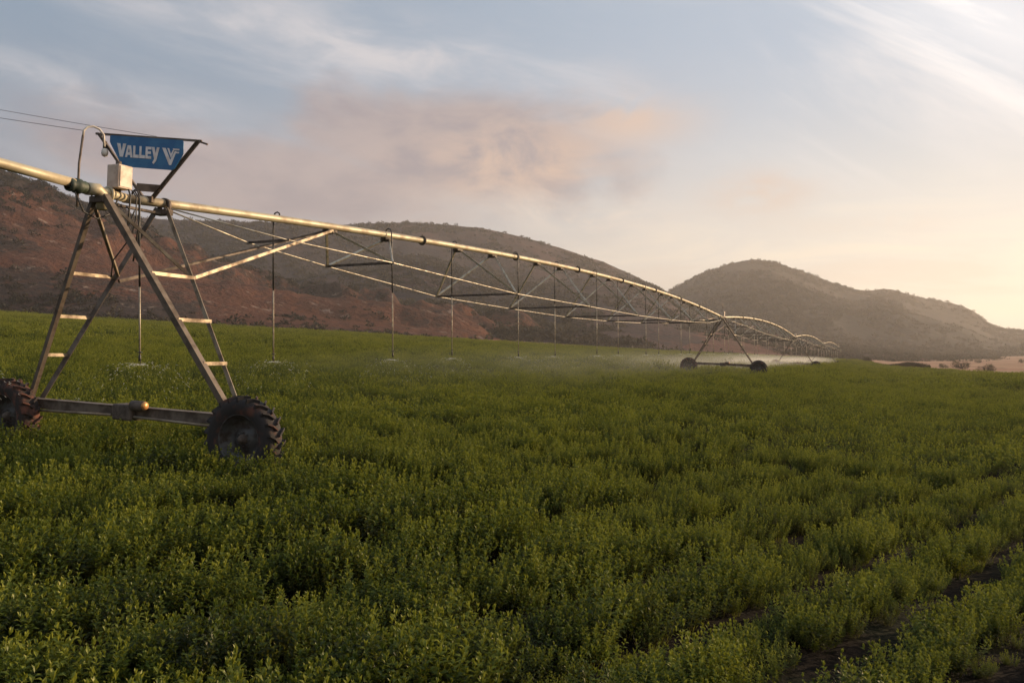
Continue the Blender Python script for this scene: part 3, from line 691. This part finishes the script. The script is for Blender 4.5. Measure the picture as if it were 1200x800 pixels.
def span(drops=True, skip=(), braces=(True, True)):
    root = empty('irrigation_span', (0, 0, 0))
    us = np.linspace(-.15, SPAN-1.05, 60)
    pp = MB(); pp.tube([(u, 0, cz(u)) for u in us], 0.076, 18); po = pp.build('pipe', M['pipe'], root)
    fl = MB()
    for u in [9.6, 15.9, 22.1, 28.3, 34.5, 40.6, 46.0]:
        fl.lathe([(0.076, -.022), (.125, -.022), (.125, .022), (0.076, .022)], 20, Matrix.Translation((u, 0, cz(u))) @ Matrix.Rotation(R(90), 4, 'Z'), closed=True)
        fl.tube([(u, 0, cz(u)+.12), (u, 0, cz(u)+.16)], .012, 6)
    fl.build('pipe_flange', M['bracket'], po)
    # flexible coupling to the next tower
    cp = MB(); cp.lathe([(.079, -.05), (.10, -.04), (.105, 0), (.09, .05), (.115, .08), (.115, .16), (.09, .20), (.10, .24), (.08, .27)], 24, Matrix.Translation((SPAN-1.14, 0, .03)) @ Matrix.Rotation(R(-90), 4, 'Z'))
    cp.build('coupling_boot', M['green'], root)
    jb = MB(); jb.tube([(SPAN-.86, 0, .02), (SPAN-.66, 0, .04), (SPAN-.56, 0, -.04), (SPAN-.56, 0, -.26)], [.10, .10, .10, .085], 16); jb.tube([(SPAN-.66, 0, .03), (SPAN-.14, 0, .0)], 0.076, 16)
    jb.lathe([(.09, -.02), (.13, -.02), (.13, .02), (.09, .02)], 20, Matrix.Translation((SPAN-.45, 0, 0)) @ Matrix.Rotation(R(90), 4, 'Z'), closed=True)
    jb.build('joint_elbow', M['pipe'], root)
    # truss rods
    for s in (-1, 1):
        pts = [(.75, s*.05, cz(.75)-.08)]+[(u, s*hw, cz(u)-dp) for u, dp, hw in NODES]+[(SPAN-1.6, s*.05, cz(SPAN-1.6)-.08)]
        MB().tube(pts, .013, 6).build('truss_rod', M['rod'], root)
    for i, (u, dp, hw) in enumerate(NODES):
        z = cz(u)-dp
        MB().angle((u, -hw-.03, z), (u, hw+.03, z), .06 if 0 < i < 9 else .05, .01, up=(0, 0, -1)).build('cross_bar', M['bracket'], root)
        if 0 < i < 9:
            for du in (-1.18, 1.18):
                br = MB(); ub = u+du; zb_ = cz(ub)
                br.box((ub, 0, zb_-.105), (.34, .17, .06), bev=.012); br.box((ub, 0, zb_-.145), (.16, .26, .03), bev=.006); b_ = br.build('bracket', M['bracket'], root)
                for s in (-1, 1): MB().angle((ub, s*.09, zb_-.13), (u, s*hw, z+.01), .048, .009, up=(1, 0, 0), flip=s).build('strut', M['rod'], root)
    # braces from the pipe down to the tower legs
    for s in (-1, 1):
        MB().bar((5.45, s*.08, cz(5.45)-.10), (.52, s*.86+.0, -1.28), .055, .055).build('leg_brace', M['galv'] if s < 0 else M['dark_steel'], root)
    # drops
    for k, u in enumerate(DROPS):
        if k in skip: continue
        s = 1 if k % 2 else -1; y = .16*s; z = cz(u); lean = .02*math.sin(k*2.3)
        h = MB(); h.tube([(u, .0, z+.08), (u, s*.01, z+.12), (u, s*.06, z+.15), (u, s*.12, z+.13), (u, y, z+.05), (u, y+lean*.3, z-.5), (u+.01, y+lean*.7, z-1.45)], .016, 8)
        ho = h.build('drop_hose', M['hose'], root)
        tip = Vector((u+.015, y+lean, -2.62-.04*math.sin(k*1.7)))
        MB().tube([(u+.01, y+lean*.7, z-1.42), tip+Vector((0, 0, .05))], .015, 8).build('drop_pipe', M['drop_pipe'], ho)
        nozzle(ho, tip)
    return root
span_lab = ['nearest irrigation pipe, cut off by the left edge, ending at a dark green coupling',
    'longest, most visible trussed pipe span, between the signed tower and the second tower',
    'arched span of irrigation pipe between the second and the third tower',
    'small arched span of irrigation pipe between the third and the fourth tower',
    'smallest arched span of irrigation pipe, between the two farthest towers']
pr = span()
span_roots = []
def place_span(o, pa, za, pb, zb_, lab):
    d = Vector((pb.x-pa.x, pb.y-pa.y, zb_-za)); o.location = (pa.x, pa.y, za)
    o.rotation_euler = (0, -math.atan2(d.z, math.hypot(d.x, d.y)), math.atan2(d.y, d.x)); o.scale = (d.length/SPAN,)*3 if False else (1, 1, 1)
    tag(o, lab, 'irrigation span', 'pipe spans of the irrigation machine'); span_roots.append((o, d))
place_span(pr, tp_(0), TZ[0], tp_(1), TZ[1], span_lab[1])
for i in (1, 2, 3):
    c = copy_tree(pr); place_span(c, tp_(i), TZ[i], tp_(i+1), TZ[i+1], span_lab[i+1])
# the span before the first tower: only its end is in sight
c = copy_tree(pr); place_span(c, tp_(-1), 4.30, tp_(0), TZ[0], span_lab[0])
for ch in list(c.children):      # close to the first tower the photo shows only bare pipe
    if ch.name.split('.')[0] in ('truss_rod', 'leg_brace'):
        bpy.data.objects.remove(ch)
for s in (-1, 1):
    pts = [(6.0, s*.05, cz(6.0)-.08)]+[(u, s*hw, cz(u)-dp) for u, dp, hw in NODES[2:-3]]+[(47.5, s*.05, cz(47.5)-.08)]
    MB().tube(pts, .013, 6).build('truss_rod', M['rod'], c)
def local_u(ch):
    return sum(v.co.x for v in ch.data.vertices)/max(1, len(ch.data.vertices))
def kill(o):
    for q in list(o.children): kill(q)
    bpy.data.objects.remove(o)
for ch in list(c.children):
    if ch.name.split('.')[0] in ('strut', 'bracket', 'cross_bar', 'drop_hose') and (local_u(ch) > 41 or local_u(ch) < 10): kill(ch)
# overhang past the last tower
p5 = tp_(4); o = empty('end_boom', (p5.x, p5.y, TZ[4]), (0, R(1.0), ROT)); tag(o, 'short end pipe reaching past the farthest tower, its tip lowest of all', 'end boom')
MB().tube([(-.1, 0, 0), (3, 0, -.05), (8, 0, -.35), (13, 0, -.8)], .07, 10).build('pipe', M['pipe'], o)
mb = MB(); mb.tube([(5, .0, -.15), (0, 0, 1.0)], .012, 6); mb.tube([(10, .0, -.5), (0, 0, 1.0)], .012, 6); mb.build('support_cable', M['rod'], o)

# ------------------------------------------------------------------ water leaving the nozzles
m, t, o_ = mat('water_drops')
d_ = t.new('ShaderNodeBsdfDiffuse'); d_.inputs[0].default_value = (.80, .82, .80, 1); tr = t.new('ShaderNodeBsdfTranslucent'); tr.inputs[0].default_value = (.85, .85, .82, 1)
mx = t.new('ShaderNodeMixShader'); mx.inputs[0].default_value = .5; t.l.new(d_.outputs[0], mx.inputs[1]); t.l.new(tr.outputs[0], mx.inputs[2]); t.l.new(mx.outputs[0], o_.inputs[0]); M['drops'] = m
wv = []; wf = []; r = random.Random(11)
bpy.context.view_layer.update()
for o, d in span_roots:
    dist = o.location.length
    for k, u in enumerate(DROPS):
        if u == DROPS[0] and o is span_roots[-1][0]: continue
        s = 1 if k % 2 else -1
        p0 = o.matrix_world @ Vector((u+.015, .16*s, -2.72))
        if p0.y < 4: continue
        for q in range(200 if p0.y < 70 else 140):
            az = r.uniform(0, 6.283); v0 = r.uniform(1.8, 3.6); el = r.uniform(-.12, .30); tt = .34*r.random()**2.0
            def at_(t_): return p0+Vector((math.cos(az)*math.cos(el)*v0*t_, math.sin(az)*math.cos(el)*v0*t_, math.sin(el)*v0*t_-4.9*t_*t_))
            a_ = at_(tt); b_ = at_(tt+.013); w_ = .0022 if p0.y < 70 else .005
            up = Vector((0, 0, w_)); sd_ = Vector((-math.sin(az)*w_, math.cos(az)*w_, 0)); n = len(wv)
            wv += [tuple(a_+up), tuple(a_-up+sd_), tuple(a_-up-sd_), tuple(b_)]; wf += [(n, n+1, n+3), (n+1, n+2, n+3), (n+2, n, n+3), (n, n+2, n+1)]
tag(obj('water_spray', wv, wf, M['drops']), 'fine white water spray fanning out under the hanging nozzles', 'water spray', kind='stuff')

# drifting mist, a closed volume along the machine
def mist(name, u0, u1, n, half, height, dens, off, label, y_near=0., col_=(.95, .93, .9)):
    mb = MB(); K = 16; pts = []
    for i in range(n):
        u = u0+(u1-u0)*i/(n-1); e = math.sin(math.pi*min(1, max(.0, i/(n-1))))**.4*.98+.02; p = T1+DV*u+LV*off
        g0 = float(ground_z(p.x, p.y))
        for k in range(K):
            a = 2*math.pi*k/K; q = p+LV*(half*e*math.cos(a)); z = g0+(height*e*math.sin(a) if math.sin(a) > 0 else .5*math.sin(a)*e)+.0
            pts.append((q.x, q.y, z))
    f = [(i*K+k, i*K+(k+1) % K, (i+1)*K+(k+1) % K, (i+1)*K+k) for i in range(n-1) for k in range(K)]+[tuple(reversed(range(K))), tuple((n-1)*K+k for k in range(K))]
    m, t, o_ = mat(name)
    g = t.new('ShaderNodeNewGeometry'); P = g.outputs['Position']; sp_ = t.new('ShaderNodeSeparateXYZ'); t.put(sp_.inputs[0], P)
    s_ = t.math('ADD', t.math('MULTIPLY', t.math('SUBTRACT', sp_.outputs[0], T1.x), LV.x), t.math('MULTIPLY', t.math('SUBTRACT', sp_.outputs[1], T1.y), LV.y))
    lat = t.math('SUBTRACT', 1.0, t.math('POWER', t.math('ABSOLUTE', t.math('DIVIDE', t.math('SUBTRACT', s_, off), half)), 2.0), clamp=True)
    # height above the sloping ground, approximated as the ground function above
    gg = t.math('ADD', t.math('MULTIPLY', t.math('ADD', s_, t.math('SQRT', t.math('ADD', t.math('MULTIPLY', s_, s_), 64.0))), .035), .0)
    hgt = t.math('SUBTRACT', sp_.outputs[2], gg)
    ver = t.math('POWER', t.math('SUBTRACT', 1.0, t.math('DIVIDE', hgt, height), clamp=True), 1.4)
    nz = t.smooth(t.noise(P, .16, 3, .6, .5), .32, .68, .15, 1.0)
    de = t.math('MULTIPLY', t.math('MULTIPLY', t.math('MULTIPLY', t.math('POWER', lat, 1.7), ver), nz), dens)
    l_ = t.math('ADD', t.math('MULTIPLY', t.math('SUBTRACT', sp_.outputs[0], T1.x), DV.x), t.math('MULTIPLY', t.math('SUBTRACT', sp_.outputs[1], T1.y), DV.y))
    de = t.math('MULTIPLY', de, t.smooth(l_, u0, u0+(u1-u0)*.35))
    pv = t.new('ShaderNodeVolumePrincipled'); pv.inputs['Color'].default_value = (*col_, 1); pv.inputs['Anisotropy'].default_value = .35; t.put(pv.inputs['Density'], de)
    t.l.new(pv.outputs[0], o_.inputs[1]); return tag(obj(name, pts, f, m), label, 'mist', kind='stuff')
mist('spray_mist', 2, 130, 40, 12., 2.4, .016, 7., 'pale mist of spray drifting low over the crop behind the long span')
mist('spray_mist', 34, 225, 40, 8., 2.1, .075, 4.5, 'bright mist bank low along the far spans of the machine')

# ------------------------------------------------------------------ overhead wires, upper left
def wire(a, b, sag, lab):
    a = Vector(a); b = Vector(b); pts = []
    for i in range(40):
        q = i/39; p = a.lerp(b, q); p.z -= sag*4*q*(1-q); pts.append(p)
    tag(MB().tube(pts, .0045, 5).build('overhead_wire', M['wire']), lab, 'wire', 'overhead wires')
def ray(x, y, D): return ((x-600)/1000*D, D, ZC+(420-y)/1000*D)
bpy.context.view_layer.update()
wire(ray(-420, 36, 24), t1.matrix_world @ sp(.10, FT+.03, -.03), .15, 'upper of two thin dark wires at the left, reaching the bar above the sign')
wire(ray(-420, 52, 24), t1.matrix_world @ Vector((-.86, .10, ZP+.96)), .15, 'lower of two thin dark wires at the left, meeting the top of the riser pole')

# ------------------------------------------------------------------ air
m, t, o_ = mat('haze'); pv = t.new('ShaderNodeVolumePrincipled'); pv.inputs['Color'].default_value = (.93, .88, .84, 1); pv.inputs['Density'].default_value = .00027; pv.inputs['Anisotropy'].default_value = .3
t.l.new(pv.outputs[0], o_.inputs[1])
X_, Y_, zl, zh = 2900, 2900, -12, 215
hz = obj('haze', [(i*X_, j*Y_, k) for k in (zl, zh) for i, j in ((-1, -1), (1, -1), (1, 1), (-1, 1))], [(0, 3, 2, 1), (4, 5, 6, 7), (0, 1, 5, 4), (1, 2, 6, 5), (2, 3, 7, 6), (3, 0, 4, 7)], m)
tag(hz, 'thin warm haze in the air over the valley', 'haze', kind='stuff')
scene.cycles.volume_step_rate = 2.0; scene.cycles.volume_max_steps = 96; scene.cycles.volume_bounces = 0
scene.cycles.max_bounces = 5; scene.cycles.transparent_max_bounces = 6
